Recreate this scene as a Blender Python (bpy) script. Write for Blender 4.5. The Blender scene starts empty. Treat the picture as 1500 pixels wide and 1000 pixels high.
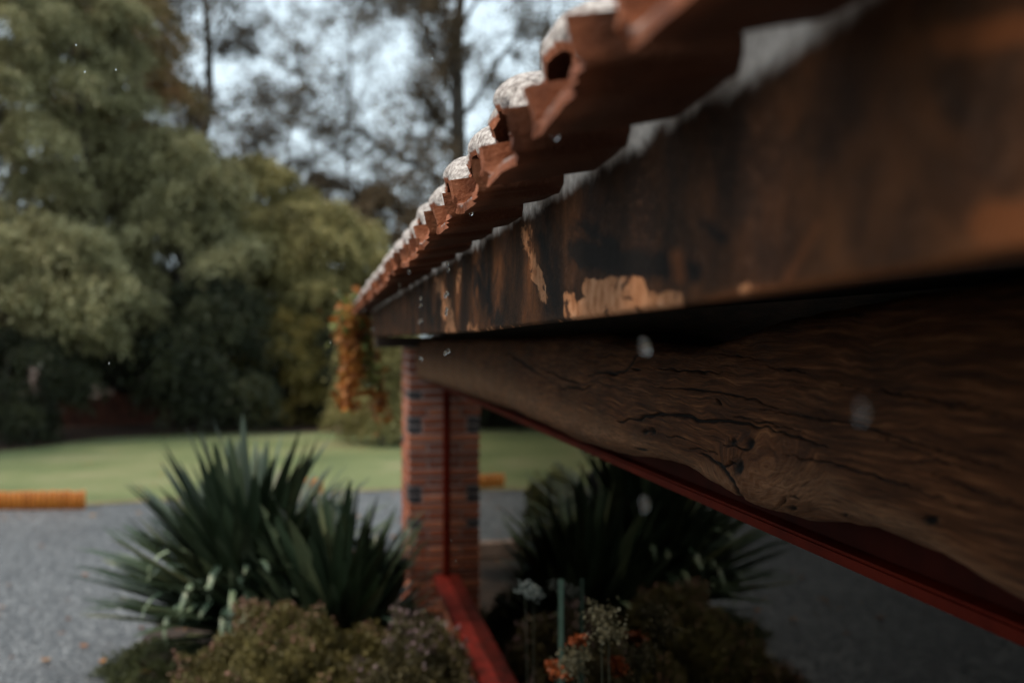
import bpy, math, random
import numpy as np
from mathutils import Vector, Matrix, noise as mnoise

random.seed(7); rng = np.random.default_rng(7)
sc = bpy.context.scene
R = math.radians
# ------------------------------------------------------------------ camera
F = 1458.0                      # focal length in photo pixels (35 mm on 36 mm, 1500 px wide)
H = 1.75                        # eye height
TH = math.atan2(268.0, F)       # the eave runs this far to the left of the view direction
cam = bpy.data.cameras.new('camera'); co = bpy.data.objects.new('camera', cam)
sc.collection.objects.link(co); sc.camera = co
co.location = (0, 0, H); co.rotation_euler = (R(90), 0, 0)
cam.lens = 35; cam.sensor_width = 36; cam.shift_y = -5/1500
cam.clip_start = 0.02; cam.clip_end = 3000
cam.dof.use_dof = True; cam.dof.focus_distance = 1.34; cam.dof.aperture_fstop = 2.9
# ------------------------------------------------------------------ world, sun, exposure
SUN_EL, SUN_AZ = R(56), R(-112)   # high soft sun behind cloud, to the left of the view
w = bpy.data.worlds.new('World'); sc.world = w; w.use_nodes = True
nt = w.node_tree; bg = nt.nodes['Background']
sky = nt.nodes.new('ShaderNodeTexSky'); sky.sky_type = 'NISHITA'; sky.sun_disc = False
sky.sun_elevation = SUN_EL; sky.sun_rotation = SUN_AZ
sky.air_density = 1.0; sky.dust_density = 2.5; sky.ozone_density = 1.0
hs = nt.nodes.new('ShaderNodeHueSaturation'); hs.inputs['Saturation'].default_value = 0.42
mixc = nt.nodes.new('ShaderNodeMix'); mixc.data_type = 'RGBA'
mixc.inputs[0].default_value = 0.6
mixc.inputs[7].default_value = (5.9, 7.3, 8.0, 1)     # even cloud cover over the clear sky
nt.links.new(sky.outputs[0], hs.inputs['Color']); nt.links.new(hs.outputs[0], mixc.inputs[6])
nt.links.new(mixc.outputs[2], bg.inputs[0]); bg.inputs[1].default_value = 0.1
sl = bpy.data.lights.new('sun', 'SUN'); sl.energy = 1.75; sl.angle = R(20); sl.color = (1, .84, .66)
so = bpy.data.objects.new('sun', sl); sc.collection.objects.link(so)
sd = Vector((math.sin(SUN_AZ)*math.cos(SUN_EL), math.cos(SUN_AZ)*math.cos(SUN_EL), math.sin(SUN_EL)))
so.rotation_euler = sd.to_track_quat('Z', 'Y').to_euler()
sc.view_settings.view_transform = 'Standard'; sc.view_settings.look = 'None'
sc.view_settings.gamma = 1; sc.view_settings.use_curve_mapping = False
sc.view_settings.exposure = 0.92
sc.cycles.use_denoising = True
sc.cycles.max_bounces = 7; sc.cycles.transparent_max_bounces = 10

# ------------------------------------------------------------------ helpers
COL = sc.collection
def link(name, me, parent=None, mat=None, loc=None, rot=None):
    o = bpy.data.objects.new(name, me); COL.objects.link(o)
    if parent is not None: o.parent = parent
    if mat is not None and me is not None and not me.materials: me.materials.append(mat)
    if loc is not None: o.location = loc
    if rot is not None: o.rotation_euler = rot
    return o
def tag(o, label=None, cat=None, group=None, kind=None):
    for k, v in (('label', label), ('category', cat), ('group', group), ('kind', kind)):
        if v: o[k] = v
    return o
def mesh(name, V, Fc, smooth=False):
    me = bpy.data.meshes.new(name)
    me.from_pydata([tuple(map(float, v)) for v in V], [], Fc); me.update()
    if smooth: me.polygons.foreach_set('use_smooth', [True]*len(me.polygons))
    return me
def polys(name, Vq, k=4, smooth=False):
    """Vq: (N,k,3) array of separate k-gons -> mesh, quickly"""
    n = len(Vq); me = bpy.data.meshes.new(name)
    me.vertices.add(n*k); me.vertices.foreach_set('co', np.ascontiguousarray(Vq, dtype=np.float32).ravel())
    me.loops.add(n*k); me.loops.foreach_set('vertex_index', np.arange(n*k, dtype=np.int32))
    me.polygons.add(n); me.polygons.foreach_set('loop_start', np.arange(0, n*k, k, dtype=np.int32))
    me.update(calc_edges=True); return me
def grid_mesh(name, P, closed_u=False, smooth=True):
    """P: (nu,nv,3)"""
    nu, nv = P.shape[:2]; me = bpy.data.meshes.new(name)
    idx = np.arange(nu*nv).reshape(nu, nv)
    if closed_u: idx = np.vstack([idx, idx[:1]])
    q = np.stack([idx[:-1, :-1], idx[1:, :-1], idx[1:, 1:], idx[:-1, 1:]], -1).reshape(-1, 4)
    n = len(q)
    me.vertices.add(nu*nv); me.vertices.foreach_set('co', P.astype(np.float32).ravel())
    me.loops.add(n*4); me.loops.foreach_set('vertex_index', q.astype(np.int32).ravel())
    me.polygons.add(n); me.polygons.foreach_set('loop_start', np.arange(0, n*4, 4, dtype=np.int32))
    me.polygons.foreach_set('use_smooth', [smooth]*n)
    me.update(calc_edges=True); return me
def box_vf(x0, x1, y0, y1, z0, z1, b=0.0):
    V = [(x0,y0,z0),(x1,y0,z0),(x1,y1,z0),(x0,y1,z0),(x0,y0,z1),(x1,y0,z1),(x1,y1,z1),(x0,y1,z1)]
    Fc = [(0,3,2,1),(4,5,6,7),(0,1,5,4),(1,2,6,5),(2,3,7,6),(3,0,4,7)]
    return V, Fc
def box(name, x0, x1, y0, y1, z0, z1, mat, parent=None, bevel=0.0):
    me = mesh(name, *box_vf(x0, x1, y0, y1, z0, z1))
    if bevel:
        import bmesh
        bm = bmesh.new(); bm.from_mesh(me)
        bmesh.ops.bevel(bm, geom=list(bm.edges), offset=bevel, segments=2, affect='EDGES'); bm.to_mesh(me); bm.free()
    return link(name, me, parent, mat)
def tube(pts, rad, seg=8):
    """tapered tube -> V,F"""
    V, Fc = [], []
    pts = [Vector(p) for p in pts]
    for i, p in enumerate(pts):
        d = (pts[min(i+1, len(pts)-1)] - pts[max(i-1, 0)]).normalized()
        a = d.orthogonal().normalized(); b = d.cross(a)
        for k in range(seg):
            an = 2*math.pi*k/seg
            V.append(p + (a*math.cos(an) + b*math.sin(an))*rad[i])
    for i in range(len(pts)-1):
        for k in range(seg):
            k2 = (k+1) % seg
            Fc.append((i*seg+k, i*seg+k2, (i+1)*seg+k2, (i+1)*seg+k))
    Fc.append(tuple(range(seg))[::-1]); Fc.append(tuple((len(pts)-1)*seg+k for k in range(seg)))
    return V, Fc
def merge(parts):
    V, Fc = [], []
    for v, f in parts:
        n = len(V); V += list(v); Fc += [tuple(i+n for i in q) for q in f]
    return V, Fc

# ------------------------------------------------------------------ material helpers
def mat(name):
    m = bpy.data.materials.new(name); m.use_nodes = True
    return m, m.node_tree, m.node_tree.nodes['Principled BSDF']
def N(nt, typ, **kw):
    n = nt.nodes.new(typ)
    for k, v in kw.items(): setattr(n, k, v)
    return n
def noise_n(nt, vec, scale, detail=5, rough=.6, dist=0):
    n = N(nt, 'ShaderNodeTexNoise'); n.inputs['Scale'].default_value = scale
    n.inputs['Detail'].default_value = detail; n.inputs['Roughness'].default_value = rough
    n.inputs['Distortion'].default_value = dist
    nt.links.new(vec, n.inputs['Vector']); return n.outputs['Fac']
def ramp(nt, fac, stops):
    r = N(nt, 'ShaderNodeValToRGB'); e = r.color_ramp.elements
    e[0].position, e[0].color = stops[0][0], (*stops[0][1], 1)
    e[1].position, e[1].color = stops[-1][0], (*stops[-1][1], 1)
    for p, c in stops[1:-1]:
        x = e.new(p); x.color = (*c, 1)
    nt.links.new(fac, r.inputs[0]); return r.outputs[0]
def math_n(nt, op, a, b=None, c=None):
    n = N(nt, 'ShaderNodeMath', operation=op)
    for i, v in enumerate((a, b, c)):
        if v is None: continue
        if isinstance(v, (int, float)): n.inputs[i].default_value = v
        else: nt.links.new(v, n.inputs[i])
    return n.outputs[0]
def maprange(nt, v, a, b, c=0, d=1, smooth=True):
    n = N(nt, 'ShaderNodeMapRange'); n.interpolation_type = 'SMOOTHSTEP' if smooth else 'LINEAR'
    nt.links.new(v, n.inputs[0])
    for i, x in enumerate((a, b, c, d)): n.inputs[i+1].default_value = x
    return n.outputs[0]
def mixn(nt, fac, a, b, blend='MIX'):
    n = N(nt, 'ShaderNodeMix', data_type='RGBA', blend_type=blend)
    if isinstance(fac, (int, float)): n.inputs[0].default_value = fac
    else: nt.links.new(fac, n.inputs[0])
    for i, v in ((6, a), (7, b)):
        if isinstance(v, tuple): n.inputs[i].default_value = (*v[:3], 1)
        else: nt.links.new(v, n.inputs[i])
    return n.outputs[2]
def objco(nt, scale=(1, 1, 1), geo=False):
    if geo: src = N(nt, 'ShaderNodeNewGeometry').outputs['Position']
    else: src = N(nt, 'ShaderNodeTexCoord').outputs['Object']
    m = N(nt, 'ShaderNodeMapping'); m.inputs['Scale'].default_value = scale
    nt.links.new(src, m.inputs[0]); return m.outputs[0]
def bump(nt, bs, h, strength=.4, dist=.01, prev=None):
    b = N(nt, 'ShaderNodeBump'); b.inputs['Strength'].default_value = strength
    b.inputs['Distance'].default_value = dist; nt.links.new(h, b.inputs['Height'])
    if prev is not None: nt.links.new(prev, b.inputs['Normal'])
    nt.links.new(b.outputs[0], bs.inputs['Normal']); return b.outputs[0]
def attr(nt, name):
    a = N(nt, 'ShaderNodeAttribute'); a.attribute_name = name; return a.outputs['Fac']

def simple(name, c1, c2, scale=8, rough=.7, bstr=.3, bd=.004, geo=False, sc3=(1,1,1), spec=.4, detail=6, lo=.35, hi=.65):
    m, nt, bs = mat(name); v = objco(nt, sc3, geo)
    f = noise_n(nt, v, scale, detail)
    nt.links.new(ramp(nt, f, [(lo, c1), (hi, c2)]), bs.inputs['Base Color'])
    bs.inputs['Roughness'].default_value = rough; bs.inputs['Specular IOR Level'].default_value = spec
    if bstr: bump(nt, bs, noise_n(nt, v, scale*5, 4), bstr, bd)
    return m
def leafmat(name, cols, rough=.55, transl=.25, clump=1.2, spec=.25):
    """cols: three colours dark->light; varied per leaf and per region of the crown"""
    m, nt, bs = mat(name)
    g = N(nt, 'ShaderNodeNewGeometry'); 
    f = noise_n(nt, g.outputs['Position'], clump, 3)
    r = g.outputs['Random Per Island']
    s = math_n(nt, 'ADD', math_n(nt, 'MULTIPLY', maprange(nt, f, .3, .7, smooth=False), .6), math_n(nt, 'MULTIPLY', r, .4))
    c = ramp(nt, s, [(.15, cols[0]), (.5, cols[1]), (.9, cols[2])])
    nt.links.new(c, bs.inputs['Base Color']); bs.inputs['Roughness'].default_value = rough
    bs.inputs['Specular IOR Level'].default_value = spec
    tr = N(nt, 'ShaderNodeBsdfTranslucent'); nt.links.new(c, tr.inputs[0])
    mx = N(nt, 'ShaderNodeMixShader'); mx.inputs[0].default_value = transl
    nt.links.new(bs.outputs[0], mx.inputs[1]); nt.links.new(tr.outputs[0], mx.inputs[2])
    nt.links.new(mx.outputs[0], nt.nodes['Material Output'].inputs[0]); return m

# ------------------------------------------------------------------ eave frame: local x = outward->inward (a), y = along eave (t), z up from eye
CT, ST = math.cos(TH), math.sin(TH)
def on_plane(px, py, a):          # photo pixel on the vertical plane at distance a -> (t, z)
    D = F*a/(CT*(px - 482.0)); return (D - a*ST)/CT, -(py - 495.0)*D/F
def to_px(t, z, a):
    D = t*CT + a*ST; return 482.0 + F*a/(CT*D), 495.0 - F*z/D
def loc2w(a, t, z=0): return Vector((a*CT - t*ST, a*ST + t*CT, H + z))
def ground(px, py):               # photo pixel on the ground -> world x, y
    D = F*H/(py - 495.0); return (px - 750.0)*D/F, D

# ================================================================== GROUND
m_gravel, nt_, bs = mat('wet_gravel')
v = objco(nt_, geo=True)
vo = N(nt_, 'ShaderNodeTexVoronoi'); vo.inputs['Scale'].default_value = 38; nt_.links.new(v, vo.inputs[0])
big = noise_n(nt_, v, .7, 4)
stone = ramp(nt_, vo.outputs['Color'], [(.1, (.040,.044,.050)), (.5, (.088,.096,.106)), (.9, (.23,.24,.25))])
c = mixn(nt_, maprange(nt_, big, .35, .7, 0, .55), stone, (.062,.067,.075))
nt_.links.new(c, bs.inputs['Base Color']); bs.inputs['Roughness'].default_value = .5
bump(nt_, bs, math_n(nt_, 'SUBTRACT', 1.0, vo.outputs['Distance']), .9, .02)
m_lawn, nt_, bs = mat('lawn_grass')
v = objco(nt_, geo=True)
f1 = noise_n(nt_, v, .5, 5); f2 = noise_n(nt_, v, 30, 4)
c = ramp(nt_, math_n(nt_, 'ADD', math_n(nt_, 'MULTIPLY', f1, .7), math_n(nt_, 'MULTIPLY', f2, .3)),
         [(.36, (.070,.098,.032)), (.5, (.13,.155,.056)), (.62, (.20,.195,.095))])
nt_.links.new(c, bs.inputs['Base Color']); bs.inputs['Roughness'].default_value = .85
bump(nt_, bs, f2, .6, .03)
m_soil = simple('dark_soil', (.012,.008,.006), (.05,.03,.02), 9, .9, .8, .02, geo=True)
m_litter = simple('leaf_litter', (.02,.013,.008), (.10,.045,.022), 6, .9, .8, .03, geo=True)
m_earth = simple('far_earth', (.03,.035,.018), (.07,.075,.04), .2, .9, 0, geo=True)

def sheet(name, pts, z, m):
    o = link(name, mesh(name, [(x, y, z) for x, y in pts], [tuple(range(len(pts)))]), None, m)
    return tag(o, kind='structure')
sheet('ground', [(-900,-900),(900,-900),(900,900),(-900,900)], -.012, m_earth)
def wobble_sheet(name, pts, z, m, amp=.05, step=.3):
    out = []
    for i in range(len(pts)):
        a, b = Vector(pts[i]), Vector(pts[(i+1) % len(pts)]); n = max(1, min(60, int((b-a).length/step)))
        for k in range(n):
            p = a.lerp(b, k/n); q = mnoise.noise_vector(Vector((p.x*1.3, p.y*1.3, z*50)))
            out.append((p.x + q.x*amp, p.y + q.y*amp))
    return sheet(name, out, z, m)
gx0 = ground(0, 745); gx1 = ground(600, 716)
e0 = (-14, 8.9); e1 = (gx1[0]+9, gx1[1]+3.2)
wobble_sheet('gravel_drive', [(-16,-6),(6,-6),(6,e1[1]-1.5), gx1, ground(400,727), gx0, e0], -.006, m_gravel, .05)
wobble_sheet('lawn', [e0, gx0, ground(400,727), gx1, e1, (10,17), (2.5,19.5), ground(560,632), ground(300,634),
                      ground(150,641), ground(0,661), (-14,12.5)], -.002, m_lawn, .07)
wobble_sheet('shrub_bed_litter', [(-16,12.2), ground(0,663), ground(150,642), ground(300,635), ground(560,633), (2.5,19.2),
                      (12,17.5),(30,60),(-30,60)], -.0045, m_litter, .12)
m_worn = simple('worn_grass_edge', (.10,.085,.04), (.24,.19,.10), 5, .9, .5, .02, geo=True)
wobble_sheet('worn_grass_edge', [e0, gx0, ground(400,727), gx1, (gx1[0]+3, gx1[1]+1.0), (gx1[0]+3, gx1[1]+1.3), ground(600,713), ground(400,724), ground(0,740), (e0[0], e0[1]+.3)], .002, m_worn, .12, .25)
bed = [loc2w(a, t) for a, t in ((.66,1.2),(-.35,1.9),(-.75,3.2),(-1.0,4.4),(-1.05,6.0),(-.9,7.4),(-.2,7.9),(.6,7.9),(.66,7.9))]
wobble_sheet('garden_bed', [(p.x, p.y) for p in bed], .004, m_soil, .05, .2)

# ================================================================== HOUSE
house = link('house', None); house.location = (0, 0, H); house.rotation_euler = (0, 0, TH)
house.empty_display_size = .2
tag(house, 'brick and timber house with clay tile eave, rough hewn beam and red framed window', 'house')

# ---- materials
m_tile, nt_, bs = mat('clay_tile')
v = objco(nt_); ni = N(nt_, 'ShaderNodeObjectInfo').outputs['Random']
vv = N(nt_, 'ShaderNodeVectorMath', operation='ADD'); nt_.links.new(v, vv.inputs[0])
cmb = N(nt_, 'ShaderNodeCombineXYZ'); nt_.links.new(math_n(nt_, 'MULTIPLY', ni, 37), cmb.inputs[0]); nt_.links.new(cmb.outputs[0], vv.inputs[1])
v = vv.outputs[0]
clay = ramp(nt_, noise_n(nt_, v, 22, 6), [(.3, (.11,.030,.011)), (.55, (.23,.070,.027)), (.75, (.36,.14,.07))])
clay = mixn(nt_, math_n(nt_, 'MULTIPLY', attr(nt_, 'underside'), .85), clay, (.050,.016,.006))  # clay darker on pan undersides and cover insides
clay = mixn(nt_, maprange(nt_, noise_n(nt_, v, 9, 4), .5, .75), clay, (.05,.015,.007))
lich = ramp(nt_, noise_n(nt_, v, 130, 5, .7), [(.34, (.11,.09,.08)), (.5, (.36,.32,.30)), (.66, (.60,.56,.53))])
up = N(nt_, 'ShaderNodeSeparateXYZ'); nt_.links.new(N(nt_, 'ShaderNodeNewGeometry').outputs['True Normal'], up.inputs[0])
upf = attr(nt_, 'weather')
lf = math_n(nt_, 'ADD', upf, math_n(nt_, 'MULTIPLY', math_n(nt_, 'SUBTRACT', noise_n(nt_, v, 30, 5), .5), .9))
lf = maprange(nt_, lf, .35, .62)
nt_.links.new(mixn(nt_, lf, clay, lich), bs.inputs['Base Color']); bs.inputs['Roughness'].default_value = .62
bs.inputs['Specular IOR Level'].default_value = .2
b1 = bump(nt_, bs, noise_n(nt_, v, 190, 3), .75, .003)
bump(nt_, bs, noise_n(nt_, v, 25, 5), .5, .006, b1)

def wood_fascia():
    m, nt, bs = mat('weathered_board')
    v = objco(nt); vs = objco(nt, (1, 1, 1)); vg = objco(nt, (1, 3, 40)); vg2 = objco(nt, (1, 40, 3))
    bare, dark, grey = attr(nt, 'bare'), attr(nt, 'stain'), attr(nt, 'weather')
    n1 = noise_n(nt, objco(nt, (1, .55, 1)), 17, 9, .62, 1.4); n2 = noise_n(nt, vs, 7, 5); n3 = noise_n(nt, objco(nt, (1, 2.0, 1.7)), 6, 8, .68, 1.0)
    saw = N(nt, 'ShaderNodeTexWave'); saw.inputs['Scale'].default_value = 85; saw.inputs['Distortion'].default_value = 3
    saw.inputs['Detail'].default_value = 3; saw.bands_direction = 'DIAGONAL'; nt.links.new(objco(nt, (1, 1.6, .8)), saw.inputs[0])
    base = ramp(nt, n2, [(.34, (.016,.0065,.0025)), (.5, (.056,.0205,.007)), (.68, (.14,.049,.016))])
    base = mixn(nt, maprange(nt, n3, .42, .66, 0, .8), base, (.014,.008,.005))
    base = mixn(nt, math_n(nt, 'MULTIPLY', saw.outputs['Fac'], .15), base, (.055,.028,.016))
    nb = noise_n(nt, objco(nt, (1, .8, 1)), 4.5, 6, .6, .8)
    base = mixn(nt, maprange(nt, nb, .42, .62, 0, .8), base, (.012,.006,.004))
    fg = maprange(nt, noise_n(nt, objco(nt, (1, .8, 1.3)), 150, 5, .7), .5, .68)
    base = mixn(nt, math_n(nt, 'MULTIPLY', fg, .3), base, (.12,.06,.035))
    sf = maprange(nt, math_n(nt, 'ADD', dark, math_n(nt, 'MULTIPLY', math_n(nt, 'SUBTRACT', n1, .5), 4.0)), -.3, .9)
    base = mixn(nt, math_n(nt, 'MULTIPLY', sf, .93), base, (.006,.0045,.004))
    barec = ramp(nt, noise_n(nt, vs, 60, 5), [(.3, (.22,.085,.034)), (.6, (.40,.19,.095)), (.75, (.52,.29,.17))])
    barec = mixn(nt, math_n(nt, 'MULTIPLY', saw.outputs['Fac'], .35), barec, (.13,.05,.02))
    bf = maprange(nt, math_n(nt, 'ADD', bare, math_n(nt, 'MULTIPLY', math_n(nt, 'SUBTRACT', n1, .5), 3.4)), 0, .3)
    vf = maprange(nt, noise_n(nt, objco(nt, (1, .6, 1)), 30, 6, .65, .6), .575, .625)
    barec = mixn(nt, math_n(nt, 'MULTIPLY', vf, .85), barec, (.035,.014,.007))
    base = mixn(nt, bf, base, barec)
    gf = maprange(nt, math_n(nt, 'ADD', grey, math_n(nt, 'MULTIPLY', math_n(nt, 'SUBTRACT', n1, .5), 1.0)), .25, .8)
    base = mixn(nt, gf, base, ramp(nt, noise_n(nt, vs, 90, 4), [(.35, (.50,.43,.38)), (.65, (.80,.72,.65))]))  # weathered grey upper band, painted paler for sky light between the tiles
    warm = attr(nt, 'warm')
    base = mixn(nt, math_n(nt, 'MULTIPLY', warm, .6), base, (.15,.048,.015))
    nt.links.new(base, bs.inputs['Base Color']); bs.inputs['Roughness'].default_value = .7
    bs.inputs['Specular IOR Level'].default_value = .08
    b = bump(nt, bs, saw.outputs['Fac'], .25, .002)
    bump(nt, bs, noise_n(nt, vs, 60, 6), .5, .003, b)
    return m
def wood_log():
    m, nt, bs = mat('hewn_log')
    v = objco(nt); crack, knot, pale = attr(nt, 'crack'), attr(nt, 'knot'), attr(nt, 'pale')
    wob = noise_n(nt, objco(nt, (4, 3, 6)), 2.2, 3)
    cx = N(nt, 'ShaderNodeCombineXYZ')
    sep = N(nt, 'ShaderNodeSeparateXYZ'); nt.links.new(v, sep.inputs[0])
    zz = math_n(nt, 'ADD', sep.outputs[2], math_n(nt, 'ADD', math_n(nt, 'MULTIPLY', wob, .030), math_n(nt, 'MULTIPLY', knot, .07)))
    nt.links.new(math_n(nt, 'MULTIPLY', sep.outputs[1], 5), cx.inputs[1]); nt.links.new(math_n(nt, 'MULTIPLY', zz, 130), cx.inputs[2])
    nt.links.new(math_n(nt, 'MULTIPLY', sep.outputs[0], 4), cx.inputs[0])
    g = noise_n(nt, cx.outputs[0], 1.6, 9, .72, .3)
    g2 = noise_n(nt, cx.outputs[0], 7, 5, .6)
    blot = noise_n(nt, objco(nt, (2, 1, 2)), 5, 5)
    c = ramp(nt, g, [(.34, (.012,.0036,.001)), (.46, (.052,.017,.0052)), (.56, (.092,.032,.0105)), (.68, (.22,.090,.036))])
    c = mixn(nt, maprange(nt, blot, .35, .7, 0, .5), c, (.018,.008,.004))
    c = mixn(nt, math_n(nt, 'MULTIPLY', math_n(nt, 'MULTIPLY', pale, maprange(nt, g2, .35, .65)), .75), c, (.32,.165,.085))
    c = mixn(nt, math_n(nt, 'MULTIPLY', knot, .35), c, (.085,.03,.012))
    sp = maprange(nt, noise_n(nt, v, 140, 3), .66, .74)
    c = mixn(nt, math_n(nt, 'MULTIPLY', sp, .35), c, (.02,.01,.008))
    fb = maprange(nt, noise_n(nt, objco(nt, (60, 12, 260)), 1.0, 4, .7), .56, .72)
    c = mixn(nt, math_n(nt, 'MULTIPLY', fb, .45), c, (.20,.085,.036))
    c = mixn(nt, crack, c, (.005,.003,.002))
    nt.links.new(c, bs.inputs['Base Color']); bs.inputs['Roughness'].default_value = .65
    bs.inputs['Specular IOR Level'].default_value = .10
    fib = noise_n(nt, objco(nt, (60, 12, 260)), 1.0, 4, .7)
    b = bump(nt, bs, g, .8, .004); b = bump(nt, bs, g2, .6, .002, b); bump(nt, bs, fib, .6, .0015, b)
    return m
m_fascia, m_log = wood_fascia(), wood_log()
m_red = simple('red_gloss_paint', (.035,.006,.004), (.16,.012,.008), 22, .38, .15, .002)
m_red2 = simple('shaded_red_paint', (.045,.0035,.0012), (.075,.0065,.002), 10, .55, .15, .002, spec=.04)  # same red paint, darker copy: eave shade put into the colour
m_red3 = simple('deep_shaded_red_paint', (.014,.0018,.0008), (.026,.003,.0012), 10, .6, .15, .002, spec=.03)  # darkest copy of the red, shade of the upper frame painted in
m_darkwood = simple('dark_rafter_wood', (.02,.012,.008), (.06,.032,.02), 12, .7, .5, .004, sc3=(1,1,6))
m_mortar = simple('lime_mortar', (.26,.20,.18), (.42,.35,.33), 30, .9, .6, .004)
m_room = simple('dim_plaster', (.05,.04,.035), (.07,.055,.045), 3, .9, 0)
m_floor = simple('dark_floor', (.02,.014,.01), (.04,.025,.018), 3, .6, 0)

# ---- clay tiles
def set_attr(me, name, vals):
    a = me.attributes.new(name, 'FLOAT', 'POINT'); a.data.foreach_set('value', np.asarray(vals, dtype=np.float32).ravel())
def tile_mesh(name, hw, hgt, flip, L, seed, taper=.82, th=.012, power=1.0):
    nu, nv = 40, 24      # around, along
    outer = np.zeros((nu, nv, 3)); inner = np.zeros((nu, nv, 3)); we = np.zeros((nu, nv)); wi = np.zeros((nu, nv))
    for i in range(nu):
        ang = math.pi*i/(nu-1); c, s = math.cos(ang), math.sin(ang)
        for j in range(nv):
            x = L*(j/(nv-1))**1.9; k = 1 - (1-taper)*x/L
            sh = .66 + .34*math.sqrt(max(0, 1-(1-min(1, x/.035))**2)) if not flip else 1
            nz = mnoise.noise(Vector((c*2+seed*7, s*2, x*9)))*.004
            cc = math.copysign(abs(c)**power, c); ss = s**power
            chip = (mnoise.noise(Vector((ang*3.0+seed*11, seed*3., 1.7)))*.009 + mnoise.noise(Vector((ang*11+seed*5, seed*3., 4.7)))*.003)*(1 - j/(nv-1))**4
            ro = (hw*k*sh + nz); ri = ro - th
            zo, zi = (hgt*sh + nz)*ss, (hgt*sh + nz - th)*ss
            outer[i, j] = (x + chip, ro*cc, zo); inner[i, j] = (x + chip*.6 + .0015, ri*cc, zi)
            if j == 0: inner[i, j, 0] += mnoise.noise(Vector((ang*8, seed*2, 8)))*.002
    if flip:
        outer[..., 2] *= -1; inner[..., 2] *= -1
        outer[..., 2] += hgt; inner[..., 2] += hgt
    top, bot = (inner, outer) if flip else (outer, inner)
    V = np.concatenate([outer.reshape(-1, 3), inner.reshape(-1, 3)]); n = nu*nv; Fc = []
    for i in range(nu-1):
        for j in range(nv-1):
            a = i*nv+j; Fc.append((a, a+1, a+nv+1, a+nv)); Fc.append((n+a, n+a+nv, n+a+nv+1, n+a+1))
    for i in range(nu-1):
        a = i*nv; Fc.append((a, a+nv, n+a+nv, n+a)); a += nv-1; Fc.append((a, n+a, n+a+nv, a+nv))
    for j in range(nv-1):
        a = j; Fc.append((a, n+a, n+a+1, a+1)); a = (nu-1)*nv+j; Fc.append((a, a+1, n+a+1, n+a))
    me = mesh(name, V, Fc, False)
    # weathered face = the side open to the rain
    wt = np.zeros(2*n)
    ang = np.repeat(np.linspace(0, math.pi, nu), nv); dx = np.clip(V[:n, 0]/.02, 0, 1)
    if flip: wt[n:] = .45*np.sin(ang)**.6; wt[:n] = 0
    else: wt[:n] = (.55 + .5*np.sin(ang)**.5)*(.7+.3*dx)
    set_attr(me, 'weather', wt)
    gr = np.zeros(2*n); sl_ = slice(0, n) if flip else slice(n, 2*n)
    gr[sl_] = np.clip((V[sl_, 0]-.006)/.02, 0, 1); set_attr(me, 'underside', gr)
    me.polygons.foreach_set('use_smooth', [len(set(abs(V[i][0] - V[p.vertices[0]][0]) < 1 for i in p.vertices)) > 0 for p in me.polygons])
    import bmesh
    bm = bmesh.new(); bm.from_mesh(me); bmesh.ops.recalc_face_normals(bm, faces=bm.faces)
    for e in bm.edges:
        if len(e.link_faces) == 2 and e.calc_face_angle(0) > .7: e.smooth = False
    bm.to_mesh(me); bm.free()
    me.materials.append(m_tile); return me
SL = R(9.5); PITCH = .245
cov = [tile_mesh('cover_tile', .094, .072, False, .42, s, .84) for s in range(6)]
pan = [tile_mesh('pan_tile', .088, .045, True, .42, s+20, .45, power=.3, th=.010) for s in range(6)]
t_pan0 = (1.18 - .158*ST)/CT
kmin, kmax = -5, 25
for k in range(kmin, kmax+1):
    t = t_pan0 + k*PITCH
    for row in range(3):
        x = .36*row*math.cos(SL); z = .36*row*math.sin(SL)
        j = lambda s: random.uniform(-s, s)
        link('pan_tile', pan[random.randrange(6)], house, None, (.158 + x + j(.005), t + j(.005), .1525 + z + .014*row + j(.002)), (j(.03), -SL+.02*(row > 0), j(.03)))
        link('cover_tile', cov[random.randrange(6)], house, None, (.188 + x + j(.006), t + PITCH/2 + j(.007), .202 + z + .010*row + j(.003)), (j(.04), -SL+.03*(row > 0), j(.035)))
T0, T1 = t_pan0 + kmin*PITCH - .1, t_pan0 + kmax*PITCH + .22

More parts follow.
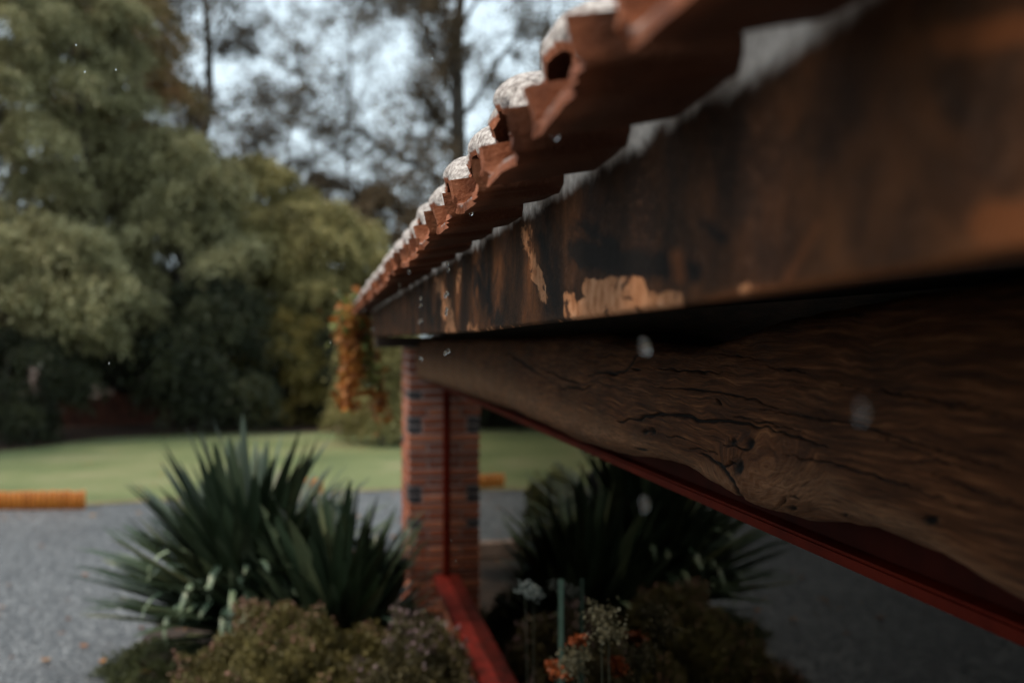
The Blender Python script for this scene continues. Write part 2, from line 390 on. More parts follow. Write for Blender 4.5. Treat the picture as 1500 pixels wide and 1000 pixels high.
# ---- fascia board: a fine grid whose stains and bare patches follow the photograph
AF = .262
def fascia():
    xs = np.concatenate([np.linspace(1900, 1500, 40), np.linspace(1498, 640, 440), np.linspace(638, 545, 60)])
    ts = np.array([on_plane(x, 495, AF)[0] for x in xs]); ts = ts[ts < T1 - .1]
    ts = np.concatenate([[-.6, -.3, 0.0], ts[ts > .05]])
    ts = np.unique(ts); zt = .214
    kk = [on_plane(p, q, AF) for p, q in ((1500,373),(1140,430),(900,462),(690,487),(560,492.5))]; key_t = [q[0] for q in kk]; key_z = [q[1] for q in kk]
    order = np.argsort(key_t); zb = np.interp(ts, np.array(key_t)[order], np.array(key_z)[order])
    nz = 110; P = np.zeros((len(ts), nz, 3)); f = np.linspace(0, 1, nz)
    P[..., 1] = ts[:, None]
    ztop = np.array([zt + .006*mnoise.noise(Vector((t*7, 3, 0))) for t in ts])
    P[..., 2] = zb[:, None] + (ztop - zb)[:, None]*f[None]
    P[..., 0] = AF
    for i in range(len(ts)):
        w_ = .0025*mnoise.noise(Vector((ts[i]*5, 0, 9)))
        P[i, :, 0] += w_ + .004*(1-np.clip(f/.02, 0, 1))
    D = P[..., 1]*CT + AF*ST; D = np.maximum(D, .12)
    X = 482 + F*AF/(CT*D); Y = 495 - F*P[..., 2]/D
    def sdf(caps, cap=30.):
        out = np.full(X.shape, -cap)
        for x1, y1, x2, y2, r in caps:
            dx, dy = x2-x1, y2-y1; L2 = dx*dx+dy*dy + 1e-6
            u = np.clip(((X-x1)*dx + (Y-y1)*dy)/L2, 0, 1)
            out = np.maximum(out, r - np.hypot(X-x1-u*dx, Y-y1-u*dy))
        return np.clip(out/cap, -1, 1)*2.0
    bare = sdf([(766,334,774,366,8),(774,366,786,400,10),(786,400,798,437,7),(836,436,850,452,10),(850,456,985,440,24),
                (866,424,935,420,17),(945,436,992,440,17),(1000,445,1040,440,7),(642,412,662,478,6),(655,462,662,486,9),(671,395,674,424,4),
                (690,480,697,486,5),(968,405,985,440,6),(1090,425,1180,415,5),(700,487,840,476,3)])
    stain = sdf([(1030,330,1060,350,12),(868,440,905,436,3),(905,436,925,452,3),(840,425,866,437,4),(935,415,945,432,3),(795,350,815,445,13),(800,452,830,458,7),(850,372,1010,398,26),(940,405,985,415,10),(700,400,730,470,14),
                 (620,440,640,480,8),(850,330,900,360,14)])
    warm = np.clip(sdf([(1040,440,1500,372,16),(1450,330,1700,320,42),(990,375,995,405,16),(1150,420,1200,330,12),(1390,60,1500,40,30)], 30), 0, 1)
    grey = np.clip((P[..., 2]-.140)/.045, 0, 1)**1.5*1.15  # rises to the top edge: weathered grey plus painted sky light
    # sheet with thickness
    me = grid_mesh('fascia_board', P, smooth=True)
    for nm, a_ in (('bare', bare), ('stain', stain), ('warm', warm), ('weather', grey)): set_attr(me, nm, a_)
    o = link('fascia_board', me, house, m_fascia)
    s = o.modifiers.new('thickness', 'SOLIDIFY'); s.thickness = .03; s.offset = 1
    # flip so that thickness goes inward whichever way the normal points
    nrm = me.polygons[len(me.polygons)//2].normal
    s.offset = -1 if nrm.x < 0 else 1
    return o
fascia()['label'] = 'stained fascia board with bare orange patches under the tiles'

# ---- the rough hewn log beam
AL = .51
BOT = [(560,552),(620,560),(660,574),(700,590),(740,603),(780,622),(816,644),(872,664),(936,673),(976,685),(1020,708),(1060,732),(1096,750),
       (1132,764),(1180,765),(1220,774),(1260,788),(1329,822),(1428,886),(1500,918),(1700,1010),(2100,1180)]
CR = [  # photo-pixel polylines of the drying cracks, width px, depth
 ([(905,617),(912,618),(940,612),(968,607),(1000,608),(1028,617),(1052,616),(1080,618),(1120,626),(1160,638),(1212,654)], 2.6),
 ([(1152,664),(1200,676),(1256,690),(1330,712),(1428,749)], 1.5),([(1076,611),(1120,618),(1180,634)], 1.2),
 ([(1112,598),(1180,610),(1256,622),(1362,655),(1480,690)], 1.6),
 ([(1028,666),(1046,674),(1064,686),(1080,704),(1096,732),(1110,752)], 3.4),([(1064,686),(1074,676),(1082,678)], 2.4),
 ([(1010,657),(1028,658),(1052,664)], 1.3),([(976,638),(990,639),(1004,642)], 1.2),
 ([(1060,650),(1074,654),(1100,658),(1108,646)], 1.6),([(1160,724),(1150,738),(1140,748)], 1.8),([(1160,726),(1176,730)],1.4),
 ([(872,547),(893,547),(912,545)], 2.6),([(911,549),(922,534),(934,518)], 2.6),([(860,550),(872,548)],1.4),
 ([(925,540),(938,542)], 1.6),([(957,538),(977,540),(1000,542),(1033,545),(1060,545)], 1.6),
 ([(968,568),(1000,568),(1033,573),(1067,578),(1100,584),(1140,597)], 1.5),([(807,567),(840,569),(872,568)], 1.1),
 ([(1230,564),(1320,577),(1494,612)], 1.5),([(1040,520),(1075,520),(1110,524)],1.0),([(1120,536),(1180,545)],1.1),
 ([(800,545),(830,556),(850,562)], 1.4),([(740,515),(770,535),(790,548)],1.6),([(1360,690),(1420,715),(1500,742)],1.4),
 ([(1290,640),(1350,662),(1420,690)],1.2),([(930,655),(948,660)],2.2),([(940,634),(955,633)],1.6),([(1050,585),(1056,592)],2)]
HO = [(1074,648,7,6),(1101,650,6,9),(1088,683,8,13),(1163,742,6,4),(1362,762,12,8),(946,634,4,5),(956,632,3,5),(1235,752,5,3)]
def log_beam():
    xs = np.concatenate([np.linspace(2300, 1520, 60), np.linspace(1518, 850, 500), np.linspace(848, 600, 110)])
    ts = np.array([on_plane(x, 495, AL)[0] for x in xs]); ts = ts[ts < 5.78]
    ts = np.concatenate([[-.9, -.5, -.2], ts[ts > 0], [5.78]]); ts = np.unique(ts); nt_s = len(ts)
    bt = np.array([on_plane(x, y, AL) for x, y in BOT]); bt = bt[np.argsort(bt[:, 0])]
    zb = np.interp(ts, bt[:, 0], bt[:, 1])
    tp = np.array([on_plane(x, y, AL) for x, y in [(560,498),(620,497),(780,492),(860,487),(900,496),(950,505),(1010,508),(1060,492),(1120,470),(1200,451),(1300,431),(1500,398),(1900,330)]]); tp = tp[np.argsort(tp[:, 0])]
    zt = np.interp(ts, tp[:, 0], tp[:, 1]) + np.array([.002*mnoise.noise(Vector((t*30, 7, 7))) for t in ts])
    # cross-section ring: front face (fine), rounded lower edge, bottom, back, top
    nf = 190
    ring = []     # (dx, fraction of height)
    for i in range(nf):
        f = i/(nf-1)                 # 0 bottom .. 1 top on the front
        bulge = .03*(1 - (2*f-1)**2) # faces outward (-x)
        r = .035*(max(0, .14-f)/.14)**2 + .02*(max(0, f-.93)/.07)**2
        ring.append((-bulge + r, f))
    ring += [(.06,1.0),(.16,1.0),(.24,.97),(.27,.8),(.275,.5),(.27,.25),(.22,.07),(.15,.0),(.09,-.015),(.05,-.008)]
    ring = np.array(ring); nr = len(ring)
    P = np.zeros((nr, nt_s, 3))
    P[..., 0] = AL + .012 + ring[:, 0:1]; P[..., 1] = ts[None]
    P[..., 2] = zb[None] + (zt - zb)[None]*ring[:, 1:2]
    # natural unevenness
    for j, t in enumerate(ts):
        a1 = mnoise.noise(Vector((t*2.1, 0, 5)))*.010
        for i in range(nr):
            z = P[i, j, 2]
            P[i, j, 0] += a1 + .007*mnoise.noise(Vector((t*6, z*9, 1))) + .0025*mnoise.noise(Vector((t*14, z*45, 3)))
            if i < 25: P[i, j, 2] += .0035*mnoise.noise(Vector((t*24, 2, z*10)))
    D = np.maximum(P[..., 1]*CT + P[..., 0]*ST, .1)
    X = 750 + F*((P[..., 0]*CT - P[..., 1]*ST))/D; Y = 495 - F*P[..., 2]/D
    crack = np.zeros(X.shape); front = np.zeros(X.shape, bool); front[:nf] = True
    jig = np.zeros(X.shape)
    for i in range(nf):
        for j in range(0, nt_s): jig[i, j] = mnoise.noise(Vector((X[i, j]*.07, Y[i, j]*.07, 0)))
    for line, wd in CR:
        x0, x1 = min(p[0] for p in line)-20, max(p[0] for p in line)+20
        msk = front & (X > x0) & (X < x1)
        xx, yy = X[msk] + jig[msk]*3, Y[msk] + jig[msk]*5; best = np.full(xx.shape, 1e9); L = len(line)-1
        for s in range(L):
            (ax, ay), (bx, by) = line[s], line[s+1]; dx, dy = bx-ax, by-ay
            u = np.clip(((xx-ax)*dx + (yy-ay)*dy)/(dx*dx+dy*dy), 0, 1); g = (s+u)/L
            ww = wd*.92*(.25 + .75*np.sin(math.pi*np.clip(g, .02, .98))**.6)
            best = np.minimum(best, np.hypot(xx-ax-u*dx, yy-ay-u*dy)/ww)
        crack[msk] = np.maximum(crack[msk], np.clip(1.35 - best, 0, 1))
    for hx, hy, rx, ry in HO:
        d = np.hypot((X + jig*4 - hx)/rx, (Y + jig*4 - hy)/ry); crack = np.where(front, np.maximum(crack, np.clip(1.3 - d, 0, 1)), crack)
    knot = np.clip(1.25 - np.hypot((X-1118)/75, (Y-706)/62), 0, 1)*front
    pale = np.clip(1.3 - np.hypot((X-1150)/90, (Y-722)/40), 0, 1)
    pale = np.maximum(pale, np.clip(1 - np.abs(Y - np.interp(X, [600,700,800,900,1000,1330,1428,1500], [545,560,600,640,690,770,840,880]))/32, 0, 1)*.75*(X > 600))*front
    swirl = np.zeros(X.shape)
    d = np.hypot((X-1135)/1.1, (Y-725)); swirl = knot*np.sin(d*.42 + jig*9)*.0011
    P[..., 0] += .005*crack + swirl - .010*knot
    me = grid_mesh('log_beam', P, closed_u=True, smooth=True)
    set_attr(me, 'crack', np.clip(crack*1.5, 0, 1)); set_attr(me, 'knot', knot); set_attr(me, 'pale', pale)
    import bmesh
    bm = bmesh.new(); bm.from_mesh(me)
    be = [e for e in bm.edges if e.is_boundary]; bmesh.ops.holes_fill(bm, edges=be, sides=0)
    bmesh.ops.recalc_face_normals(bm, faces=bm.faces); bm.to_mesh(me); bm.free()
    return link('log_beam', me, house, m_log)
log_beam()['label'] = 'rough hewn log beam with long drying cracks and a split knot'

# ---- soffit, roof deck, plates
zr = lambda a: .1525 + (a-.158)*math.tan(SL)
V = []
for t in (T0, T1):
    for a, dz in ((.296, -.004), (1.25, -.004), (1.25, -.03), (.296, -.03)): V.append((a, t, zr(a)+dz))
link('roof_deck', mesh('roof_deck', V, [(0,1,2,3),(7,6,5,4),(0,4,5,1),(1,5,6,2),(2,6,7,3),(3,7,4,0)]), house, m_darkwood)
for k in range(12):     # rafters bear on the log
    t = .05 + k*.6
    if t > T1-.2: break
    V = []
    for tt in (t, t+.06):
        for a, dz in ((.298, -.032), (1.25, -.032), (1.25, -.10), (.298, -.10)): V.append((a, tt, zr(a)+dz))
    link('rafter', mesh('rafter', V, [(0,1,2,3),(7,6,5,4),(0,4,5,1),(1,5,6,2),(2,6,7,3),(3,7,4,0)]), house, m_darkwood)
# plate over the log, dark gap strip between fascia and log
box('wall_plate', .56, .80, T0, 6.5, .0585, .11, m_darkwood, house)
box('cross_beam', .27, .78, 5.86, 6.06, -.055, .009, m_darkwood, house, .006)
box('frieze_board', .68, .74, T0, 5.80, -.20, .056, m_darkwood, house)

# ---- window
AG = .664
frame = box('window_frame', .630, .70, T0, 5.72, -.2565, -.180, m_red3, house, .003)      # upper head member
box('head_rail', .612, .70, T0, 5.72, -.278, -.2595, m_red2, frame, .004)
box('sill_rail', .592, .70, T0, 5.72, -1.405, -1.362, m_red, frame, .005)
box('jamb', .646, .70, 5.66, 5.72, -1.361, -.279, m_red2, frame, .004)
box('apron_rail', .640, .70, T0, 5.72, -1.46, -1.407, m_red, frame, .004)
m_glass, nt_, bs = mat('window_glass')
fr = N(nt_, 'ShaderNodeFresnel'); fr.inputs[0].default_value = 1.36
gl = N(nt_, 'ShaderNodeBsdfGlossy'); gl.inputs['Roughness'].default_value = .015; gl.inputs['Color'].default_value = (.93,.90,.84,1)
tr = N(nt_, 'ShaderNodeBsdfTransparent'); tr.inputs[0].default_value = (.45,.46,.44,1)
mx = N(nt_, 'ShaderNodeMixShader'); nt_.links.new(fr.outputs[0], mx.inputs[0]); nt_.links.new(tr.outputs[0], mx.inputs[1]); nt_.links.new(gl.outputs[0], mx.inputs[2])
nt_.links.new(mx.outputs[0], nt_.nodes['Material Output'].inputs[0])
box('pane', AG, AG+.006, T0, 5.655, -1.361, -.279, m_glass, frame)
# room behind the glass and wall under it
rm = box('room_wall', 2.6, 2.7, T0-.3, 6.6, -H, .5, m_room, house)
box('room_wall', .71, 2.6, 6.42, 6.6, -H, .5, m_room, house)
box('room_wall', .71, 2.6, T0-.3, T0-.12, -H, .5, m_room, house)
box('room_ceiling', .75, 2.6, T0-.1, 6.4, .0, .05, m_room, house)
box('room_floor', .71, 2.6, T0-.1, 6.4, -H+.01, -H+.08, m_floor, house)
# ---- bricks
m_brick, nt_, bs = mat('fired_brick')
oi = N(nt_, 'ShaderNodeObjectInfo').outputs['Random']; v = objco(nt_, geo=True)
c = ramp(nt_, oi, [(.0, (.13,.030,.011)), (.5, (.24,.060,.022)), (1, (.34,.11,.05))])
c = mixn(nt_, maprange(nt_, noise_n(nt_, v, 28, 5), .4, .7, 0, .25), c, (.26,.15,.12))
nt_.links.new(c, bs.inputs['Base Color']); bs.inputs['Roughness'].default_value = .8
bump(nt_, bs, noise_n(nt_, v, 90, 5), .6, .004)
m_burnt = simple('burnt_brick', (.018,.016,.02), (.05,.042,.045), 30, .6, .5, .003, geo=True)
def brick_mesh(lx, ly, lz, s):
    import bmesh
    me = mesh('brick', *box_vf(-lx/2, lx/2, -ly/2, ly/2, -lz/2, lz/2))
    bm = bmesh.new(); bm.from_mesh(me); bmesh.ops.bevel(bm, geom=list(bm.edges), offset=.003, segments=1, affect='EDGES')
    for v_ in bm.verts:
        v_.co += mnoise.noise_vector(v_.co*30 + Vector((s*3, 0, 0)))*.0018
    bm.to_mesh(me); bm.free(); return me
bcache = {}
def brick(parent, x0, x1, y0, y1, z0, z1, burnt=False):
    key = (round(x1-x0, 4), round(y1-y0, 4), burnt, random.randrange(3))
    if key not in bcache:
        me = brick_mesh(x1-x0, y1-y0, z1-z0, key[3]); me.materials.append(m_burnt if burnt else m_brick); bcache[key] = me
    j = lambda: random.uniform(-.0015, .0015)
    return link('brick', bcache[key], parent, None, ((x0+x1)/2 + j(), (y0+y1)/2 + j(), (z0+z1)/2), (0, 0, random.uniform(-.006, .006)))
pa0, pa1, pt0, pt1 = .455, .675, 5.795, 6.365
pil = box('brick_pillar', pa0+.008, pa1-.008, pt0+.008, pt1-.008, -H-.05, -.060, m_mortar, house)
CH, JT = .0503, .012
burnt_y = (615, 628, 714, 728, 767, 576)
zc = -.0625; n = 0
while zc - CH > -H - .03:
    z1 = zc; z0 = zc - CH + JT; pyc = 495 - F*((z0+z1)/2)/5.83
    dark = any(abs(pyc - b) < 6.3 for b in burnt_y)
    bx = .072
    if dark:      # corner closer first
        brick(pil, pa0, pa0+bx, pt0, pt0+.22, z0, z1, True)
        brick(pil, pa0+bx+JT, pa1, pt0, pt0+.105, z0, z1, random.random() < .15)
        brick(pil, pa0, pa0+.105, pt0+.22+JT, pt0+.44, z0, z1)
        brick(pil, pa0, pa0+.105, pt0+.44+JT, pt1, z0, z1)
    elif n % 2:
        brick(pil, pa0, pa0+.105, pt0, pt0+.22, z0, z1); brick(pil, pa0+.105+JT, pa1, pt0, pt0+.22, z0, z1)
        brick(pil, pa0, pa0+.105, pt0+.22+JT, pt0+.44, z0, z1); brick(pil, pa0, pa0+.105, pt0+.44+JT, pt1, z0, z1, random.random() < .1)
    else:
        brick(pil, pa0, pa1, pt0, pt0+.105, z0, z1)
        brick(pil, pa0, pa0+.105, pt0+.105+JT, pt0+.33, z0, z1); brick(pil, pa0, pa0+.105, pt0+.33+JT, pt1, z0, z1)
    zc -= CH; n += 1
# low brick wall under the window
wal = box('low_wall', .668, .71, T0, 5.78, -H-.05, -1.463, m_mortar, house)
for c_ in range(6):
    z1 = -1.466 - c_*CH; z0 = z1 - CH + JT; t = .6 - (c_ % 2)*.115
    while t + .22 < 5.77:
        brick(wal, .655, .70, t, t+.22, z0, z1); t += .22+JT
# gable wall beyond the pillar, up to the roof
box('side_wall', .69, 2.7, 6.62, 6.75, -H-.05, .40, m_mortar, house)

box('shade_wall', -2.4, .66, -1.25, -1.1, -H-.05, .9, m_mortar, house)  # added wall, unseen behind the camera, blocks light from the near eave
# ---- creeper on the far roof corner
m_vine_o = leafmat('autumn_creeper_leaf', [(.15,.045,.012), (.34,.12,.022), (.42,.22,.05)], clump=5)
m_vine_g = leafmat('green_creeper_leaf', [(.05,.075,.02), (.12,.14,.035), (.22,.2,.05)], clump=5)
m_stem = simple('brown_stem', (.03,.02,.012), (.08,.05,.03), 20, .8, .3, .002)
def leaves(centers, size, droop=0., aspect=2.2, tri=False):
    """one pointed leaf (4-gon diamond) at each centre, random attitude"""
    n = len(centers); d = rng.normal(size=(n, 3)); d[:, 2] -= droop
    d /= np.linalg.norm(d, axis=1, keepdims=True)
    r = rng.normal(size=(n, 3)); s = np.cross(d, r); s /= np.linalg.norm(s, axis=1, keepdims=True)
    L = (size*rng.uniform(.6, 1.35, n))[:, None]; c = np.asarray(centers); W = L/aspect
    return np.stack([c, c + d*L*.45 + s*W*.5, c + d*L, c + d*L*.45 - s*W*.5], 1)
def vine():
    root = link('creeper_vine', None); root.location = loc2w(.30, 6.9, -.02)
    tag(root, 'orange leaved creeper hanging from the far corner of the tiled eave', 'vine')
    G, O, stems = [], [], []
    inv = Vector(root.location)
    for k in range(7):
        a = random.uniform(.16, .28); t = random.uniform(6.6, 7.5); L = random.uniform(.25, .62) if k > 3 else random.uniform(.5, .75)
        if k < 4: a = .12 + .03*k
        p = loc2w(a, t, random.uniform(.0, .20)); pts = [p - inv]
        for s in range(10):
            p = p + Vector((random.uniform(-.03,.035), random.uniform(-.03,.03), -L/10)); pts.append(p - inv)
        stems.append(tube(pts, [.004]*len(pts), 4))
        for q in pts:
            m_ = 18 if k < 4 else 9
            arr = np.array(q)[None] + rng.normal(size=(m_, 3))*np.array([.028,.05,.035])
            (O if (k < 4 or random.random() < .3) else G).append(arr)
    for q in range(26):
        base = loc2w(random.uniform(.12,.18), random.uniform(6.6,7.5), random.uniform(.04,.2)) - inv
        (G if random.random()<.3 else O).append(np.array(base)[None] + rng.normal(size=(22, 3))*.05)
    link('stem', mesh('stem', *merge(stems)), root, m_stem)
    link('orange_foliage', polys('orange_foliage', leaves(np.concatenate(O), .06, .6, 1.4)), root, m_vine_o)
    link('green_foliage', polys('green_foliage', leaves(np.concatenate(G), .06, .6, 1.4)), root, m_vine_g)
vine()

# ================================================================== GARDEN
X = lambda px, D: (px-750)*D/F
# ---- yuccas: each sword leaf is a part
m_blade, nt_, bs = mat('sword_leaf')
oi = N(nt_, 'ShaderNodeObjectInfo').outputs['Random']; v = objco(nt_, (60, 60, 2))
c = ramp(nt_, oi, [(0, (.015,.024,.012)), (.5, (.036,.056,.028)), (.85, (.07,.10,.055)), (1, (.17,.18,.09))])
c = mixn(nt_, maprange(nt_, noise_n(nt_, v, 1, 3), .4, .7, 0, .35), c, (.06,.08,.05))
nt_.links.new(c, bs.inputs['Base Color']); bs.inputs['Roughness'].default_value = .38; bs.inputs['Specular IOR Level'].default_value = .4
m_oldblade = simple('pale_sword_leaf', (.14,.20,.12), (.24,.28,.18), 6, .4, .2, .003)
def blade_mesh(bend, L=1.0, W=.05, tip_drop=0.0, m_=None):
    n = 12; V = []; ang = 0.; x = z = 0.
    for i in range(n+1):
        f = i/n
        wd = W*(.55 + .45*math.sin(min(f*2.2, 1)*math.pi/2))*(1 - max(0, f-.45)/.55)**.62 + .0015
        V += [(x - math.cos(ang)*0, -wd/2, z), (x - wd*.22*math.cos(ang), 0, z + wd*.22*math.sin(ang)), (x, wd/2, z)]
        ang = bend*f**1.5 + tip_drop*max(0, f-.55)**1.0*4
        x += math.sin(ang)*L/n; z += math.cos(ang)*L/n
    Fc = []
    for i in range(n):
        for k in (0, 1):
            a = i*3+k; Fc.append((a, a+1, a+4, a+3))
    me = mesh('leaf', V, Fc, True); me.materials.append(m_ or m_blade); return me
blades = [blade_mesh(b, 1.0, w_*1.22) for b, w_ in ((0, .065), (.12, .08), (.22, .07), (.35, .08), (.15, .07), (.5, .075), (.05, .08))]
bents = [blade_mesh(.3, 1.0, .055, d_, m_oldblade) for d_ in (.8, 1.2, 1.5)]
def yucca(label, x, y, nb, size, tmax, lean=(0, 0), extra=0, seed=1, rise=.1):
    rnd = random.Random(seed)
    root = link('yucca', None); root.location = (x, y, 0)
    tag(root, label, 'yucca', 'sword leaved yuccas in the garden bed')
    link('stump', mesh('stump', *tube([(0,0,-.02), (.01,0,.1), (.0,.01,.22+rise)], [.10,.09,.06], 9), True), root, m_stem)
    for i in range(nb):
        u = (i+.5)/nb; tilt = tmax*u**.62 + rnd.uniform(-.1, .1); az = i*2.39996 + rnd.uniform(-.25, .25)
        L = size*rnd.uniform(.78, 1.12)*(1 - .12*u)
        o = link('leaf', blades[rnd.randrange(len(blades))], root, None,
                 (.03*math.cos(az), .03*math.sin(az), .10 + rise + .14*(1-u) + rnd.uniform(-.03, .03)), (rnd.uniform(-.15,.15), tilt, az))
        o.scale = (L, rnd.uniform(.85, 1.25), L)
    for i in range(extra):
        az = R(-90) + rnd.uniform(-1.3, 1.1); s_ = rnd.uniform(.6, .85)
        o = link('leaf', bents[i % 3], root, None, (.04*math.cos(az), .04*math.sin(az), .14+rise), (0, rnd.uniform(.5, 1.0), az))
        o.scale = (s_, 1.1, s_)
yx, yy = X(365, 5.2), 5.2
yucca('large yucca with pale drooping lower leaves, beside the gravel drive', yx, yy, 340, .92, 1.26, extra=22, seed=3, rise=.10)
yx, yy = X(488, 4.85), 4.85
yucca('smaller dark yucca with upright leaves, nearest to the brick pillar', yx, yy, 190, .78, .74, extra=4, seed=11, rise=0)

# ---- low shrubs
def mound(name, label, x, y, rx, ry, h, n, cols, flower=None, nf=0, size=.022, group=None, seed=0, clump=9, fsize=.012, cat='shrub'):
    root = link(name, None); root.location = (x, y, 0); tag(root, label, cat, group)
    r2 = np.random.default_rng(seed)
    az = r2.uniform(0, 2*math.pi, n); u = r2.uniform(0, 1, n); el = np.arcsin(u)
    rad = r2.uniform(.55, 1.0, n)**.35
    d = np.stack([np.cos(az)*np.cos(el), np.sin(az)*np.cos(el), np.sin(el)], 1)
    lump = np.array([mnoise.fractal(q*2.6 + Vector((seed*3., 0, 0)), .8, 2, 3) for q in map(Vector, d)])
    lump2 = np.array([mnoise.noise(q*9 + Vector((seed*5., 0, 0))) for q in map(Vector, d)])
    rad = rad*(1 + .30*lump + .09*lump2)
    p = d*rad[:, None]*np.array([rx, ry, h])
    q = leaves(p, size, -.9, 2.6)
    link('foliage', polys('foliage', q), root, leafmat(name+'_leaf', cols, clump=clump, transl=.15))
    st = []
    for k in range(14):
        a_ = k*2.4; e = Vector((math.cos(a_)*rx*.6, math.sin(a_)*ry*.6, h*.6))
        st.append(tube([(0,0,-.01), e*.5 + Vector((0,0,h*.1)), e], [.010,.007,.004], 5))
    link('stem', mesh('stem', *merge(st)), root, m_stem)
    if nf:
        sel = np.argsort(-(rad + r2.uniform(0, .35, n)))[:nf*3]; sel = r2.choice(sel, nf, replace=False)
        keep = p[sel]*1.02
        quads = np.concatenate([leaves(keep + r2.normal(size=keep.shape)*.004, fsize, 0, 1.2) for _ in range(3)])
        link('blossom', polys('blossom', quads), root, leafmat(name+'_blossom', flower, clump=12, transl=.2))
    return root
hx = [(.045,.036,.010), (.10,.082,.024), (.17,.14,.045)]
hd = [(.026,.022,.008), (.058,.047,.017), (.10,.08,.032)]
pk = [(.16,.07,.05), (.28,.14,.10), (.42,.26,.21)]
D1 = 4.1; mound('heather', 'olive brown heather mound with pink blossom in front of the large yucca', X(440,4.15), 4.15, .54, .5, .52, 80000, hx, pk, 700, seed=1, group='flowering heather mounds')
mound('heather', 'low heather mound sprawling at the gravel edge with an orange leaf on it', X(345,3.75), 3.7, .42, .4, .33, 44000, hx, pk, 1900, seed=2, group='flowering heather mounds')
mound('heather', 'dark heather mound with mauve blossom against the red window sill', X(615,4.0), 4.0, .30, .45, .55, 40000, hd, [(.11,.07,.075),(.20,.13,.14),(.32,.23,.24)], 700, seed=3, group='flowering heather mounds')
mound('box_shrub', 'small olive shrub at the gravel edge under the large yucca', X(245,5.2), 5.2, .34, .3, .15, 9000, [(.03,.035,.015),(.06,.07,.025),(.11,.115,.04)], seed=4)
mound('silver_shrub', 'grey green groundcover tuft at the bottom edge of the gravel', X(215,3.5), 3.45, .22, .25, .17, 5000, [(.08,.10,.075),(.15,.18,.14),(.24,.28,.22)], seed=5)
mound('olive_shrub', 'olive green shrub behind the large yucca, mirrored in the window', X(418, 7.0), 7.0, .22, .25, .66, 12000, [(.10,.10,.04),(.2,.2,.08),(.34,.32,.14)], size=.05, seed=14)
p = loc2w(.10, 5.6)
mound('leafy_shrub', 'dim leafy shrub at the foot of the brick pillar with small white blooms', p.x, p.y, .28, .28, .36, 7000, [(.02,.022,.012),(.045,.05,.025),(.09,.09,.04)], [(.45,.45,.42),(.6,.6,.56),(.7,.7,.66)], 60, size=.05, seed=6, fsize=.03)
p = loc2w(.42, 5.2)
mound('leafy_shrub', 'dark leafy shrub between the pillar foot and the window', p.x, p.y, .18, .25, .30, 5000, [(.016,.018,.01),(.035,.038,.02),(.07,.075,.035)], size=.045, seed=7)
p = loc2w(.40, 3.2)
mound('ground_ivy', 'dark groundcover along the wall under the window', p.x, p.y, .2, .9, .2, 9000, [(.014,.014,.008),(.03,.03,.016),(.05,.05,.025)], size=.04, seed=8, cat='plant')

# flowering perennial by the glass
def flower_plant(label, heads, petal, name='flowering_perennial', cat='plant', size=.018):
    root = link(name, None); base = loc2w(heads[0][0], heads[0][1]); root.location = (base.x, base.y, 0)
    tag(root, label, cat); st = []; inv = Vector(root.location)
    for (a, t, z) in heads:
        top = loc2w(a, t, z) - inv
        st.append(tube([(random.uniform(-.03,.03), random.uniform(-.03,.03), 0), top*.6 + Vector((.01,0,0)), top], [.002,.0015,.0012], 5))
        pts = np.array(top)[None] + rng.normal(size=(240, 3))*np.array([size, size, size*.55])
        link('flower_head', polys('flower_head', leaves(pts, .009, -.3, 1.2)), root, petal)
    lf = np.concatenate([np.array(Vector((random.uniform(-.08,.08), random.uniform(-.1,.1), random.uniform(.1,.6))))[None] + rng.normal(size=(14,3))*.03 for _ in range(40)])
    link('stem', mesh('stem', *merge(st)), root, m_dkstem)
    link('foliage', polys('foliage', leaves(lf, .05, .2, 2.4)), root, m_dkleaf)
m_dkstem = simple('dark_green_stem', (.008,.010,.005), (.018,.022,.010), 20, .8, .2, .002)
m_dkleaf = leafmat('dim_leaf', [(.015,.02,.01),(.035,.042,.02),(.06,.07,.035)], clump=6)
m_cream = leafmat('cream_petal', [(.05,.047,.025),(.09,.08,.045),(.13,.12,.075)], clump=20)
m_orange = leafmat('orange_petal', [(.13,.028,.006),(.20,.042,.008),(.26,.07,.015)], clump=20)
def at(px, py, a): t, z = on_plane(px, py, a); return (a, t, z)
flower_plant('cream flower heads on thin stems in front of the dark window', [at(880,900,.60), at(892,925,.60), at(845,955,.585), at(838,975,.58)], m_cream)
flower_plant('orange flower heads among the cream ones beside the window', [at(846,938,.59), at(812,975,.58), at(822,985,.585)], m_orange, size=.010)
flower_plant('pale blue white bloom low beside the window glass', [at(769,860,.61), at(782,868,.61)], leafmat('pale_petal', [(.06,.075,.07),(.09,.11,.105),(.14,.16,.155)], clump=20), size=.014)
a, t, z = at(822, 848, .635); p = loc2w(a, t, z)
m_stake = simple('green_painted_stake', (.03,.06,.045), (.045,.085,.065), 12, .5, .1, .002)
so_ = box('plant_stake', -.0075, .0075, -.004, .004, 0, H+z, m_stake, None, .002); so_.location = (p.x, p.y, 0)
tag(so_, 'thin green plant stake standing against the window', 'stake')

